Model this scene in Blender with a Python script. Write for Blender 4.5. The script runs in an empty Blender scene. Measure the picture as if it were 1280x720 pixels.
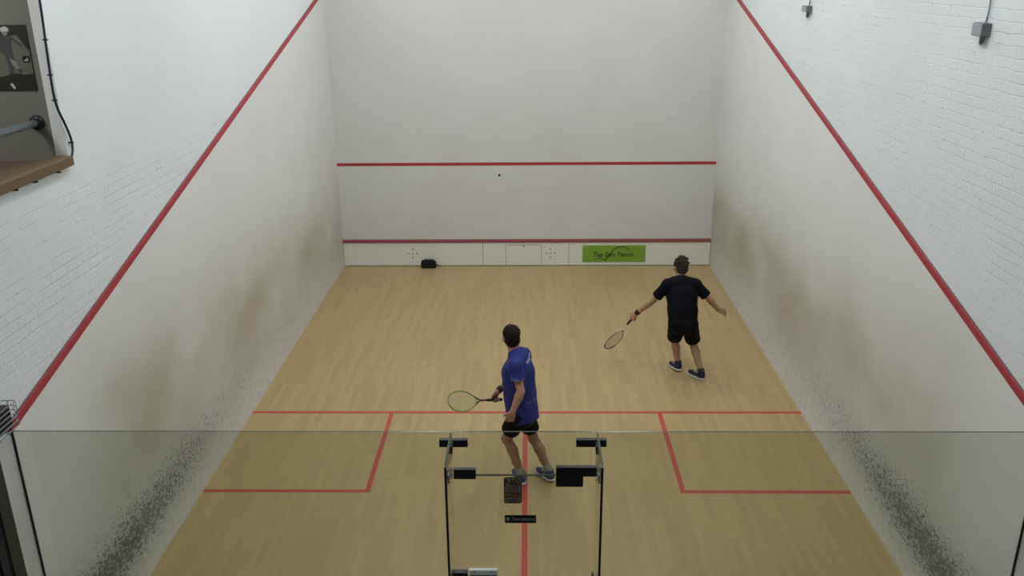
import bpy, bmesh, math, random
import numpy as np
from mathutils import Vector, Matrix
random.seed(4)
S = bpy.context.scene
COL = S.collection
V = Vector

# ------------------------------------------------------------------ materials
def srgb(h):
    h = h.lstrip('#'); o = []
    for i in (0, 2, 4):
        c = int(h[i:i+2], 16)/255
        o.append(c/12.92 if c <= .04045 else ((c+.055)/1.055)**2.4)
    return (*o, 1)

class NT:
    def __init__(s, name):
        s.m = bpy.data.materials.new(name); s.m.use_nodes = True
        s.t = s.m.node_tree; s.t.nodes.clear()
        s.out = s.n('ShaderNodeOutputMaterial')
    def n(s, ty, **kw):
        nd = s.t.nodes.new(ty)
        for k, v in kw.items():
            if hasattr(nd, k): setattr(nd, k, v)
        return nd
    def L(s, a, b): s.t.links.new(a, b)
    def put(s, sock, v):
        if hasattr(v, 'links') or hasattr(v, 'is_linked'): s.L(v, sock)
        else: sock.default_value = v
    def math(s, op, a, b=0.0, c=0.0, clamp=False):
        nd = s.n('ShaderNodeMath', operation=op); nd.use_clamp = clamp
        s.put(nd.inputs[0], a); s.put(nd.inputs[1], b); s.put(nd.inputs[2], c); return nd.outputs[0]
    def coord(s): return s.n('ShaderNodeTexCoord').outputs['Object']
    def mapping(s, v, scale=(1, 1, 1), rot=(0, 0, 0), loc=(0, 0, 0)):
        nd = s.n('ShaderNodeMapping'); s.L(v, nd.inputs[0])
        nd.inputs['Scale'].default_value = scale; nd.inputs['Rotation'].default_value = rot; nd.inputs['Location'].default_value = loc
        return nd.outputs[0]
    def noise(s, v, scale=5, detail=2, rough=.5):
        nd = s.n('ShaderNodeTexNoise'); s.L(v, nd.inputs['Vector'])
        nd.inputs['Scale'].default_value = scale; nd.inputs['Detail'].default_value = detail; nd.inputs['Roughness'].default_value = rough
        return nd.outputs['Fac']
    def ss(s, v, lo, hi, a=0.0, b=1.0):
        nd = s.n('ShaderNodeMapRange'); nd.interpolation_type = 'SMOOTHSTEP'
        s.put(nd.inputs[0], v); s.put(nd.inputs[1], lo); s.put(nd.inputs[2], hi); s.put(nd.inputs[3], a); s.put(nd.inputs[4], b)
        return nd.outputs[0]
    def mix(s, f, a, b, mode='MIX'):
        nd = s.n('ShaderNodeMix', data_type='RGBA', blend_type=mode)
        s.put(nd.inputs['Factor'], f); s.put(nd.inputs[6], a); s.put(nd.inputs[7], b); return nd.outputs[2]
    def xyz(s, v):
        nd = s.n('ShaderNodeSeparateXYZ'); s.L(v, nd.inputs[0]); return nd.outputs
    def comb(s, x, y, z):
        nd = s.n('ShaderNodeCombineXYZ'); s.put(nd.inputs[0], x); s.put(nd.inputs[1], y); s.put(nd.inputs[2], z); return nd.outputs[0]
    def gauss(s, v, c, w):
        d = s.math('DIVIDE', s.math('SUBTRACT', v, c), w)
        return s.math('EXPONENT', s.math('MULTIPLY', s.math('MULTIPLY', d, d), -1.0))
    def bsdf(s, col, rough=.5, metal=0.0, bump=None, bstr=.3, bdist=.01, spec=.5, **kw):
        b = s.n('ShaderNodeBsdfPrincipled')
        s.put(b.inputs['Base Color'], col); s.put(b.inputs['Roughness'], rough); s.put(b.inputs['Metallic'], metal)
        s.put(b.inputs['Specular IOR Level'], spec)
        if bump is not None:
            bn = s.n('ShaderNodeBump'); bn.inputs['Strength'].default_value = bstr; bn.inputs['Distance'].default_value = bdist
            s.L(bump, bn.inputs['Height']); s.L(bn.outputs[0], b.inputs['Normal'])
        s.L(b.outputs[0], s.out.inputs[0]); return b

def plain(name, hexc, rough=.5, metal=0.0, var=.06, nscale=20, bump=.05, spec=.5):
    t = NT(name); c = t.coord(); n = t.noise(c, nscale, 3)
    col = srgb(hexc)
    dark = tuple(x*(1-var*2) for x in col[:3])+(1,)
    t.bsdf(t.mix(n, dark, col), rough, metal, n, bump, .002, spec)
    return t.m

M = {}
M['red'] = plain('red_line_paint', 'B23440', .55)
M['red_floor'] = plain('red_floor_paint', 'BE4B40', .5)
M['red_tin'] = plain('red_tin_rail_paint', '90414A', .45)
M['tin'] = plain('tin_white_paint', 'E8EAE0', .4, var=.03, nscale=3)
M['seam'] = plain('dark_seam', '5A5A55', .8)
M['black'] = plain('black_plastic', '0C0C10', .35)
M['blackmat'] = plain('black_fabric', '101014', .85)
M['rubber'] = plain('black_rubber', '151618', .7)
M['greybox'] = plain('grey_box_plastic', '6E7475', .5)
M['greylight'] = plain('pale_grey_plastic', '9CA2A4', .5)
M['ledge_grey'] = plain('grey_ledge_strip', '7B7C75', .95, nscale=30, var=.15)
M['steel'] = plain('grey_steel', '787E82', .4, .25)
M['whitemetal'] = plain('white_metal', 'DCE2DC', .35)
M['darkflange'] = plain('dark_iron', '22242A', .45, .5)
M['cable'] = plain('purple_black_cable', '25203C', .5)
M['sillwood'] = NT('sill_wood')
t = M['sillwood']; c = t.coord(); n = t.noise(t.mapping(c, (30, 2, 30)), 3, 4)
t.bsdf(t.mix(n, srgb('54422C'), srgb('7A6344')), .55, bump=n, bstr=.1); M['sillwood'] = t.m
M['greywall'] = plain('grey_room_paint', '7B7A72', .8, var=.03, nscale=4)
M['ledge'] = plain('brown_ledge', '5C4C3E', .6)
M['ceil'] = plain('ceiling_white', 'E4E6E4', .9, var=.02)
M['navy'] = plain('navy_door_paint', '171826', .5)
M['doorgrey'] = plain('charcoal_frame_paint', '37372F', .6)
M['doorpanel'] = plain('grey_door_panel', '2E3233', .5)
M['carpet'] = plain('grey_carpet', '5A5B5C', .95, nscale=200)
M['green'] = plain('sign_green', '7FA93A', .5, var=.03)
M['signink'] = plain('sign_dark_green_ink', '2C4A14', .5)
M['sole'] = plain('white_sole', 'D8D8DC', .5)
M['shoe_navy'] = plain('navy_shoe_mesh', '1B1B38', .7)
M['shoe_grey'] = plain('blue_grey_shoe', '4A4E72', .7)
M['sock_dark'] = plain('dark_sock', '3A3634', .9)
M['sock_grey'] = plain('grey_sock', '9A968C', .9)
M['shirt_black'] = plain('black_navy_jersey', '0B0D15', .85, spec=.15, nscale=60)
M['short_black'] = plain('black_shorts_cloth', '08090D', .85, spec=.15, nscale=60)
M['short_navy'] = plain('dark_shorts_cloth', '15151D', .85, spec=.15, nscale=60)
M['eye_white'] = plain('eye_white', 'BDB5AA', .3)
M['iris'] = plain('dark_iris', '2A1D14', .3)
M['lips'] = plain('lips', '9A5A4C', .5)
M['string'] = plain('pale_green_string', 'A9BF8C', .4)
M['string_w'] = plain('pale_string', 'A89C84', .4)
M['frame_green'] = plain('olive_green_racket_frame', '8E9B62', .3)
M['frame_grey'] = plain('brown_grey_racket_frame', '85765E', .3)
M['shaft_white'] = plain('white_racket_shaft', 'E8E2D4', .3)
M['grip'] = plain('dark_grip_tape', '2A2018', .8)
M['wrist'] = plain('dark_wristband', '2A211A', .9)
M['sticker'] = plain('sticker_grey', '7A735E', .6, var=.03)
M['sticker_ink'] = plain('sticker_ink', '26221A', .6)
M['sticker_red'] = plain('sticker_brown_red', '5A2E20', .6)
M['sticker_text'] = plain('sticker_pale_text', 'A9A9A4', .6)
M['photo_dark'] = plain('poster_dark', '25251F', .5, nscale=8)
M['photo_back'] = plain('poster_backdrop', '6B6C60', .5, nscale=5, var=.12)
M['photo_mid'] = plain('poster_jersey_grey', '47454A', .5)
M['photo_light'] = plain('poster_light_grey', '8D8B88', .5)
M['photo_white'] = plain('poster_white', 'C8C8C4', .5)

def skin(name, a, b):
    t = NT(name); c = t.coord(); n = t.noise(c, 9, 4)
    bs = t.bsdf(t.mix(n, srgb(a), srgb(b)), .55, bump=t.noise(c, 120, 2), bstr=.08)
    bs.inputs['Subsurface Weight'].default_value = .06
    bs.inputs['Subsurface Radius'].default_value = (.02, .008, .004)
    return t.m
M['skin'] = skin('skin', 'A67E62', 'B98F72')
M['skin_b'] = skin('skin_ruddy', 'A27660', 'B3876E')
def hairm(name, a, b):
    t = NT(name); c = t.coord(); n = t.noise(t.mapping(c, (1, 1, .35)), 110, 4)
    t.bsdf(t.mix(n, srgb(a), srgb(b)), .75, bump=n, bstr=.6, bdist=.004, spec=.15); return t.m
M['hair_dark'] = hairm('dark_brown_hair', '120D09', '2A2018')
M['hair_grey'] = hairm('greying_brown_hair', '231D18', '453C33')

# blue jersey with pale print on the shoulder, down the back and round the cuff
t = NT('blue_printed_jersey'); c = t.coord()
n1 = t.noise(c, 6, 2); base = t.mix(n1, srgb('151E5A'), srgb('1F2E84'))
X, Y, Z = t.xyz(c)
def blob(t, X, Y, Z, p, r):
    d = t.math('ADD', t.math('ADD', t.math('POWER', t.math('DIVIDE', t.math('SUBTRACT', X, p[0]), r[0]), 2),
        t.math('POWER', t.math('DIVIDE', t.math('SUBTRACT', Y, p[1]), r[1]), 2)), t.math('POWER', t.math('DIVIDE', t.math('SUBTRACT', Z, p[2]), r[2]), 2))
    return t.ss(d, .6, 1.1, 1, 0)
spk = t.ss(t.noise(c, 75, 2), .5, .6)
b1 = t.math('MULTIPLY', blob(t, X, Y, Z, (.035, 2.90, 1.33), (.03, .2, .022)), .75)
b2 = t.math('MULTIPLY', blob(t, X, Y, Z, (.065, 2.95, 1.18), (.05, .12, .11)), t.math('MULTIPLY', spk, .95))
b3 = t.math('MULTIPLY', blob(t, X, Y, Z, (-.07, 2.61, 1.235), (.09, .09, .016)), t.math('MULTIPLY', spk, .9))
b4 = t.math('MULTIPLY', blob(t, X, Y, Z, (.07, 2.8, .96), (.08, .2, .022)), t.math('MULTIPLY', spk, .6))
m = t.math('MAXIMUM', t.math('MAXIMUM', b1, b2), t.math('MAXIMUM', b3, b4))
t.bsdf(t.mix(m, base, srgb('9AA6D0')), .8, bump=t.noise(c, 60, 2), bstr=.05)
M['shirt_blue'] = t.m

# maple strip floor
t = NT('maple_strip_floor'); c = t.coord(); X, Y, Z = t.xyz(c)
vec = t.comb(Y, X, 0.0)
br = t.n('ShaderNodeTexBrick'); t.L(vec, br.inputs['Vector'])
br.offset = .37; br.offset_frequency = 3; br.squash = 1
br.inputs['Color1'].default_value = (0, 0, 0, 1); br.inputs['Color2'].default_value = (1, 1, 1, 1); br.inputs['Mortar'].default_value = (.5, .5, .5, 1)
br.inputs['Scale'].default_value = 1; br.inputs['Mortar Size'].default_value = .0012; br.inputs['Brick Width'].default_value = .72; br.inputs['Row Height'].default_value = .062
br.inputs['Mortar Smooth'].default_value = .2
bw = t.n('ShaderNodeRGBToBW'); t.L(br.outputs['Color'], bw.inputs[0])
grain = t.noise(t.mapping(c, (38, 1.6, 1)), 2.5, 4, .6)
big = t.noise(t.mapping(c, (1.6, .7, 1)), 1.3, 3)
f = t.math('ADD', t.math('MULTIPLY', bw.outputs[0], .30), t.math('ADD', t.math('MULTIPLY', grain, .55), t.math('MULTIPLY_ADD', big, .36, .0)), clamp=True)
col = t.mix(f, srgb('9A8258'), srgb('BEA675'))
col = t.mix(t.math('MULTIPLY', br.outputs['Fac'], .25), col, srgb('7E6743'))
t.bsdf(col, t.ss(big, .3, .7, .3, .42), spec=.35, bump=br.outputs['Fac'], bstr=-.06, bdist=.001)
M['floor'] = t.m

def plaster(name, side):
    """off white court plaster with ball stains and racket scuffs low down towards the back"""
    t = NT(name); c = t.coord(); X, Y, Z = t.xyz(c)
    n = t.noise(c, 1.1, 5, .55); fine = t.noise(c, 14, 4)
    col = t.mix(n, srgb('D0D0CC'), srgb('DEDFDA')) if side == 'front' else t.mix(n, srgb('D9DAD6'), srgb('E8E9E5'))
    if side == 'front':
        st = t.math('MULTIPLY', t.ss(t.noise(t.mapping(c, (1, 1, 1.2)), .9, 4, .6), .4, .75), t.ss(Z, 4.4, 1.6, 0, .2))
        col = t.mix(st, col, srgb('B9B2A0'))
        bumph = t.noise(c, 6, 4)
        t.bsdf(col, .55, bump=bumph, bstr=.08, bdist=.01); return t.m
    # beige clouds of ball marks
    zc = t.math('ADD', t.math('MULTIPLY', Y, -.07), 1.52)
    band = t.gauss(Z, zc, .72)
    yfade = t.ss(Y, .2, 1.6)
    cl = t.ss(t.noise(t.mapping(c, (1, .8, 1.3)), .8, 4, .45), .0, .85)
    st = t.math('MULTIPLY', t.math('MULTIPLY', band, yfade), t.math('MULTIPLY', cl, .96))
    col = t.mix(st, col, srgb('A59F82'))
    low = t.math('MULTIPLY', t.ss(Z, 1.5, .25, 0, .3), t.ss(fine, .3, .7))
    col = t.mix(low, col, srgb('A8A496'))
    # dark scuffs : slanting specks
    w = t.mapping(c, (1, .55, 1), rot=(math.radians(-38), 0, 0))
    sp = t.noise(w, 56, 2, .6); sp2 = t.noise(t.mapping(w, loc=(3, 7, 2)), 26, 2, .6)
    zb = t.math('ADD', t.math('MULTIPLY', Y, .006), .455)
    wd = t.ss(Y, .2, 4.5, .28, .28)
    g = t.gauss(Z, zb, wd)
    yy = t.math('ADD', t.math('MULTIPLY', t.ss(Y, 3.8, .9), .68), t.math('MULTIPLY', t.ss(Y, 8.6, 3.4), .37))
    I = t.math('MULTIPLY', g, yy)
    wide = t.math('MULTIPLY', t.gauss(Z, .75, .5), t.ss(Y, 7.8, 2.5, 0, .34))
    I = t.math('ADD', I, wide)
    th = t.math('SUBTRACT', .695, t.math('MULTIPLY', I, .215))
    f1 = t.ss(t.math('ADD', t.math('MULTIPLY', sp, .65), t.math('MULTIPLY', sp2, .35)), th, t.math('ADD', th, .07))
    smudge = t.math('MULTIPLY', t.math('POWER', I, 1.2), .40)
    col = t.mix(smudge, col, srgb('76767A'))
    col = t.mix(t.math('MULTIPLY', f1, .72), col, srgb('464649'))
    lonely = t.math('MULTIPLY', t.ss(t.noise(t.mapping(w, loc=(11, 3, 5)), 22, 2), .73, .78), t.ss(Z, 2.0, .5, 0, .45))
    col = t.mix(lonely, col, srgb('77746C'))
    t.bsdf(col, .55, bump=t.noise(c, 6, 4), bstr=.08, bdist=.01); return t.m
M['plaster_side'] = plaster('side_wall_plaster', 'side')
M['plaster_front'] = plaster('front_wall_plaster', 'front')

def brickm(name, smooth_above=None):
    t = NT(name); c = t.coord(); X, Y, Z = t.xyz(c)
    wob = t.noise(c, 7, 3)
    vec = t.comb(t.math('ADD', Y, t.math('MULTIPLY', wob, .015)), t.math('ADD', Z, t.math('MULTIPLY', t.noise(t.mapping(c, loc=(4, 1, 2)), 5, 3), .03)), 0.0)
    br = t.n('ShaderNodeTexBrick'); t.L(vec, br.inputs['Vector'])
    br.inputs['Scale'].default_value = 1; br.inputs['Mortar Size'].default_value = .006; br.inputs['Mortar Smooth'].default_value = .7
    br.inputs['Brick Width'].default_value = .225; br.inputs['Row Height'].default_value = .075
    br.inputs['Color1'].default_value = (0, 0, 0, 1); br.inputs['Color2'].default_value = (1, 1, 1, 1); br.inputs['Mortar'].default_value = (.5, .5, .5, 1)
    lumps = t.noise(c, 22, 4, .6)
    thick = t.ss(t.noise(t.mapping(c, loc=(2, 5, 9)), 2.6, 4), .38, .62)     # where the joints still read through the paint
    h = t.math('SUBTRACT', t.math('MULTIPLY', lumps, .5), t.math('MULTIPLY', br.outputs['Fac'], t.math('ADD', t.math('MULTIPLY', thick, .8), .12)))
    if smooth_above is not None:
        msk = t.ss(t.math('ADD', Z, t.math('MULTIPLY', wob, .1)), smooth_above, smooth_above+.06, 1, 0)
        h = t.math('MULTIPLY', h, t.math('MAXIMUM', msk, .06))
    n = t.noise(c, 1.2, 4)
    col = t.mix(n, srgb('DCE3E3'), srgb('E8EDEC'))
    crack = t.math('MULTIPLY', br.outputs['Fac'], t.ss(t.noise(t.mapping(c, loc=(8, 2, 1)), 9, 4, .7), .55, .70, 0, .5))
    if smooth_above is not None: crack = t.math('MULTIPLY', crack, msk)
    col = t.mix(crack, col, srgb('7F8684'))
    t.bsdf(col, .6, bump=h, bstr=.45, bdist=.012); return t.m
M['brick_left'] = brickm('painted_brick_left', 3.42)
M['brick_right'] = brickm('painted_brick_right')

# flat glass: straight transmission with fresnel reflection, faint green body tint
def glassm(name, tint):
    t = NT(name)
    tr = t.n('ShaderNodeBsdfTransparent'); tr.inputs[0].default_value = tint
    gl = t.n('ShaderNodeBsdfGlossy'); gl.inputs['Roughness'].default_value = .02; gl.inputs[0].default_value = (1, 1, 1, 1)
    fr = t.n('ShaderNodeFresnel'); fr.inputs[0].default_value = 1.45
    mx = t.n('ShaderNodeMixShader'); gm = t.n('ShaderNodeNewGeometry'); t.L(t.math('MULTIPLY', fr.outputs[0], t.math('SUBTRACT', 1.0, gm.outputs['Backfacing'])), mx.inputs[0]); t.L(tr.outputs[0], mx.inputs[1]); t.L(gl.outputs[0], mx.inputs[2])
    t.L(mx.outputs[0], t.out.inputs[0]); return t.m
M['glass'] = glassm('toughened_glass', (.865, .885, .850, 1))
M['fin_glass'] = glassm('fin_glass', (.93, .965, .94, 1))
t = NT('glass_edge'); c = t.coord(); t.bsdf(t.mix(t.noise(c, 3, 2), srgb('30382C'), srgb('485040')), .25); M['glass_edge'] = t.m
t = NT('polished_glass_edge'); c = t.coord(); t.bsdf(t.mix(t.noise(c, 3, 2), srgb('46523F'), srgb('5E6A54')), .7, spec=.1); M['edge_light'] = t.m
def emit(name, colr, st):
    t = NT(name); e = t.n('ShaderNodeEmission'); e.inputs[0].default_value = colr; e.inputs[1].default_value = st
    t.L(e.outputs[0], t.out.inputs[0]); return t.m
M['lamp'] = emit('fluorescent_diffuser', (.94, .975, 1.03, 1), 17.0)
M['fill_room'] = emit('side_room_fill_light', (1.0, .99, .95, 1), 14)
M['lamp_gallery'] = emit('gallery_diffuser', (.96, .98, 1.0, 1), 22.0)

# ------------------------------------------------------------------ mesh helpers
class MB:
    def __init__(s): s.v = []; s.f = []; s.mi = []; s.mats = []; s.sm = []
    def mat(s, m):
        if m not in s.mats: s.mats.append(m)
        return s.mats.index(m)
    def add(s, vs, fs, m, smooth=False):
        b = len(s.v); s.v += [tuple(v) for v in vs]; i = s.mat(m)
        for f in fs: s.f.append(tuple(b+k for k in f)); s.mi.append(i); s.sm.append(smooth)
    def box(s, lo, hi, m, skip=()):
        x0, y0, z0 = lo; x1, y1, z1 = hi
        vs = [(x0,y0,z0),(x1,y0,z0),(x1,y1,z0),(x0,y1,z0),(x0,y0,z1),(x1,y0,z1),(x1,y1,z1),(x0,y1,z1)]
        F = {'z-': (0,3,2,1), 'z+': (4,5,6,7), 'y-': (0,1,5,4), 'x+': (1,2,6,5), 'y+': (2,3,7,6), 'x-': (3,0,4,7)}
        s.add(vs, [F[k] for k in F if k not in skip], m)
    def prism(s, poly, axis, a, b, m):
        """polygon in the two other axes extruded along axis from a to b"""
        n = len(poly)
        def P(p, w):
            if axis == 0: return (w, p[0], p[1])
            if axis == 1: return (p[0], w, p[1])
            return (p[0], p[1], w)
        vs = [P(p, a) for p in poly]+[P(p, b) for p in poly]
        fs = [tuple(range(n)), tuple(range(2*n-1, n-1, -1))]+[(i, i+n, (i+1) % n+n, (i+1) % n) for i in range(n)]
        s.add(vs, fs, m)
    def tube(s, pts, r, m, seg=10, closed=False, caps=True, flat=None):
        pts = [V(p) for p in pts]; n = len(pts); rings = []
        rr = r if isinstance(r, (list, tuple)) else [r]*n
        prev = None
        for i, p in enumerate(pts):
            if closed: d = (pts[(i+1) % n]-pts[i-1])
            else: d = (pts[min(i+1, n-1)]-pts[max(i-1, 0)])
            d.normalize()
            if prev is None:
                a = V((0, 0, 1)) if abs(d.z) < .9 else V((1, 0, 0))
                u = (a-d*a.dot(d)).normalized()
            else: u = (prev-d*prev.dot(d)).normalized()
            prev = u; w = d.cross(u)
            rings.append([p+(u*math.cos(2*math.pi*k/seg)+w*math.sin(2*math.pi*k/seg))*rr[i] for k in range(seg)])
        vs = [q for R in rings for q in R]; fs = []
        for i in range(n if closed else n-1):
            j = (i+1) % n
            for k in range(seg):
                fs.append((i*seg+k, i*seg+(k+1) % seg, j*seg+(k+1) % seg, j*seg+k))
        if caps and not closed:
            fs.append(tuple(range(seg-1, -1, -1))); fs.append(tuple((n-1)*seg+k for k in range(seg)))
        s.add(vs, fs, m, True)
    def ball(s, c, r, m, nu=14, nv=8):
        r = r if isinstance(r, (list, tuple)) else (r, r, r); vs = []; fs = []
        for i in range(nv+1):
            th = math.pi*i/nv
            for k in range(nu):
                ph = 2*math.pi*k/nu
                vs.append((c[0]+r[0]*math.sin(th)*math.cos(ph), c[1]+r[1]*math.sin(th)*math.sin(ph), c[2]+r[2]*math.cos(th)))
        for i in range(nv):
            for k in range(nu):
                fs.append((i*nu+k, (i+1)*nu+k, (i+1)*nu+(k+1) % nu, i*nu+(k+1) % nu))
        s.add(vs, fs, m, True)
    def build(s, name, parent=None, bevel=0, origin=None, seg=2):
        me = bpy.data.meshes.new(name)
        o0 = V(origin) if origin is not None else V((0, 0, 0))
        me.from_pydata([tuple(V(v)-o0) for v in s.v], [], s.f)
        for m in s.mats: me.materials.append(M[m])
        me.polygons.foreach_set('material_index', s.mi); me.polygons.foreach_set('use_smooth', s.sm)
        me.update()
        bm = bmesh.new(); bm.from_mesh(me); bmesh.ops.remove_doubles(bm, verts=bm.verts, dist=1e-6)
        bmesh.ops.recalc_face_normals(bm, faces=bm.faces); bm.to_mesh(me); bm.free()
        o = bpy.data.objects.new(name, me); COL.objects.link(o); o.location = o0
        if bevel:
            b = o.modifiers.new('bevel', 'BEVEL'); b.width = bevel; b.segments = seg; b.limit_method = 'ANGLE'
        if parent is not None:
            o.parent = parent; o.location = o0-wloc(parent)
        return o

def wloc(o):
    p = V((0, 0, 0))
    while o is not None: p += V(o.location); o = o.parent
    return p
def rbox(lo, hi, m, name, parent=None, bevel=.003):
    b = MB(); c = [(a+d)/2 for a, d in zip(lo, hi)]; c[2] = lo[2]
    b.box(lo, hi, m); return b.build(name, parent, bevel)
def thing(name, label, cat, loc, group=None):
    o = bpy.data.objects.new(name, None); COL.objects.link(o); o.location = loc
    o.empty_display_size = .1
    return tag(o, label, cat, group)
def tag(o, label, cat, group=None):
    o['label'] = label; o['category'] = cat
    if group: o['group'] = group
    return o
def struct(o): o['kind'] = 'structure'; return o
def text_mesh(name, body, size, m, loc, rot, parent, shear=0, extrude=.0008, bold=0, align='CENTER', width=None):
    cu = bpy.data.curves.new(name, 'FONT'); cu.body = body; cu.size = size; cu.extrude = extrude; cu.offset = bold
    cu.shear = shear; cu.align_x = align; cu.align_y = 'CENTER'
    tmp = bpy.data.objects.new(name+'_tmp', cu); COL.objects.link(tmp)
    bpy.context.view_layer.update()
    me = bpy.data.meshes.new_from_object(tmp.evaluated_get(bpy.context.evaluated_depsgraph_get()))
    bpy.data.objects.remove(tmp)
    if width:
        xs = [v.co.x for v in me.vertices]; k = width/(max(xs)-min(xs))
        for v in me.vertices: v.co.x *= k
    me.materials.clear(); me.materials.append(M[m]); me.name = name
    o = bpy.data.objects.new(name, me); COL.objects.link(o); o.rotation_euler = rot; o.location = loc
    if parent is not None: o.parent = parent; o.location = V(loc)-wloc(parent)
    return o

# ------------------------------------------------------------------ the court
W = 3.2; L = 9.75; H = 6.5; YB = -6.4
LW = .05
b = MB()
b.box((-W-.3, YB-.2, -.2), (W+.3, L+.3, 0), 'floor')
z = .0012
def fl(x0, x1, y0, y1): b.box((x0, y0, -.01), (x1, y1, z), 'red_floor', skip=('z-',))
fl(-W, W, 4.26, 4.31)                       # short line
fl(-.025, .025, 0, 4.26)                    # half court line
for s in (-1, 1):
    fl(min(s*W, s*1.585), max(s*W, s*1.585), 2.61, 2.66)
    fl(min(s*1.585, s*1.535), max(s*1.585, s*1.535), 2.61, 4.26)
struct(b.build('floor'))
b = MB(); b.box((-W, YB, .0), (W, -.03, .004), 'carpet'); struct(b.build('trim_1'))
# front wall
b = MB()
b.box((-W-.3, L, 0), (W+.3, L+.3, H), 'plaster_front')
b.box((-W, L-.004, 1.78), (W, L+.01, 1.83), 'red')
b.box((-W, L-.012, 4.57), (W, L+.01, 4.62), 'red')
struct(b.build('wall_front'))
# side walls : painted brick above, smooth plaster face below the sloping out line
def outz(y): return 2.13+(4.57-2.13)*y/L
OP = (-1.2, 1.30, 3.60, 5.3)                # gallery opening in the left wall
for s, nm in ((-1, 'wall_left'), (1, 'wall_right')):
    b = MB(); bm_ = 'brick_left' if s < 0 else 'brick_right'
    xa, xb = sorted((s*(W+.025), s*(W+.11)))
    if s < 0:
        y0, y1, z0, z1 = OP
        b.box((xa, 0.0, 0), (xb, L+.1, z0), bm_); b.box((xa, y1, z0), (xb, L+.1, z1), bm_)
        b.box((xa, YB, z0), (xb, y0, z1), bm_)
        b.box((xa, YB, z1), (xb, L+.1, H), bm_)
        b.box((xa, YB, 2.1), (xb, 0.0, z0), bm_)
        b.box((xa, -.176, 0), (xb, 0.0, 2.1), bm_)
        b.box((xa, YB, 0), (xb, -1.3, 2.1), bm_)
    else:
        b.box((xa, YB, 0), (xb, L+.1, H), bm_)
    pa, pb = sorted((s*W, s*(W+.03)))
    b.prism([(-.0, 0), (L, 0), (L, outz(L)), (-.0, outz(0))], 0, pa, pb, 'plaster_side')
    struct(b.build(nm))
    b = MB(); ta, tb = sorted((s*(W-.004), s*(W+.014)))
    b.prism([(0, outz(0)), (L, outz(L)), (L, outz(L)+.05), (0, outz(0)+.05)], 0, ta, tb, 'red')
    b.prism([(0, outz(0)+.05), (L, outz(L)+.05), (L, outz(L)+.053), (0, outz(0)+.053)], 0, min(s*(W+.0145), s*(W+.0262)), max(s*(W+.0145), s*(W+.0262)), 'ledge_grey')  # thin grey strip along the top of the red line
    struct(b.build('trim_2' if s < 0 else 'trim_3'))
    # cream return of the wall behind the glass
    b = MB(); b.box((pa, -.176 if s < 0 else -1.4, 0), (pb, -.016, 2.12), 'plaster_front')
    struct(b.build('trim_4' if s < 0 else 'trim_5'))
b = MB(); b.box((-W-.3, YB-.3, 0), (W+.3, YB, H), 'plaster_front'); struct(b.build('wall_back'))
b = MB(); b.box((-W-.3, YB-.3, H), (W+.3, L+.3, H+.2), 'ceil'); struct(b.build('ceiling'))
# door in the corridor behind the glass, seen as a dark sliver at the lower left
b = MB()
b.box((-W-.06, -.285, 0), (-W+.008, -.176, 2.1), 'doorgrey'); b.box((-W-.06, -1.3, 0), (-W+.008, -1.2, 2.1), 'doorgrey')
b.box((-W-.06, -1.2, 2.02), (-W+.008, -.285, 2.1), 'doorgrey')
df = struct(b.build('door_1', bevel=.004))
b = MB(); b.box((-W-.05, -.37, 0.01), (-W-.004, -.285, 2.02), 'navy'); b.box((-W-.05, -1.2, .01), (-W-.004, -1.115, 2.02), 'navy')
b.box((-W-.05, -1.115, 1.93), (-W-.004, -.37, 2.02), 'navy'); b.box((-W-.05, -1.115, .01), (-W-.004, -.37, .2), 'navy')
b.box((-W-.04, -1.115, .2), (-W-.02, -.37, 1.93), 'doorpanel')
b.build('door_leaf', df, .003)

# side room seen through the gallery opening
b = MB()
xo = -W-.11
b.box((-5.4, 1.30, 3.4), (xo, 1.45, 5.6), 'greywall')
b.box((-5.4, -1.4, 3.4), (xo, -1.25, 5.6), 'greywall')
b.box((-5.5, -1.4, 3.4), (-5.35, 1.45, 5.6), 'greywall')
struct(b.build('wall_side_room'))
b = MB(); b.box((-5.4, -1.3, 3.4), (xo+.0, 1.30, 3.585), 'ledge'); struct(b.build('floor.001'))
b = MB(); b.box((-5.4, -1.3, 5.45), (xo, 1.35, 5.6), 'ceil'); struct(b.build('ceiling.001'))
b = MB(); b.box((xo-.01, -1.2, 3.56), (-W+.02, 1.285, 3.628), 'sillwood'); struct(b.build('trim_6', bevel=.006))
# clips below the sill board
for yy in (.55, .78, 1.08):
    bb = MB(); bb.box((-W-.026, yy, 3.545), (-W+.012, yy+.012, 3.565), 'darkflange'); bb.tube([(-W-.01, yy+.006, 3.55), (-W+.018, yy+.006, 3.55)], .006, 'darkflange')
    tag(bb.build('wall_bracket', bevel=.001), {.55: 'small dark bracket under the wooden sill, nearest the left picture edge', .78: 'small dark bracket under the wooden sill, middle of the three', 1.08: 'small dark bracket under the wooden sill, nearest the cable end'}[yy], 'bracket', 'brackets under the wooden sill')
# hand rail
rl = thing('handrail', 'grey steel tube handrail across the gallery opening', 'railing', (-3.40, 1.3, 3.86))
b = MB(); b.tube([(-3.398, 1.29, 3.859), (-3.398, -1.24, 3.859)], .026, 'steel', 16); b.build('rail_tube', rl)
b = MB(); b.tube([(-3.398, 1.299, 3.859), (-3.398, 1.285, 3.859)], .052, 'darkflange', 24); b.tube([(-3.398, 1.29, 3.859), (-3.398, 1.255, 3.859)], .030, 'darkflange', 18)
for a in range(4):
    q = a*math.pi/2+.6; b.ball((-3.398+.04*math.cos(q), 1.284, 3.859+.04*math.sin(q)), .006, 'steel', 8, 5)
b.build('wall_flange', rl)
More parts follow.
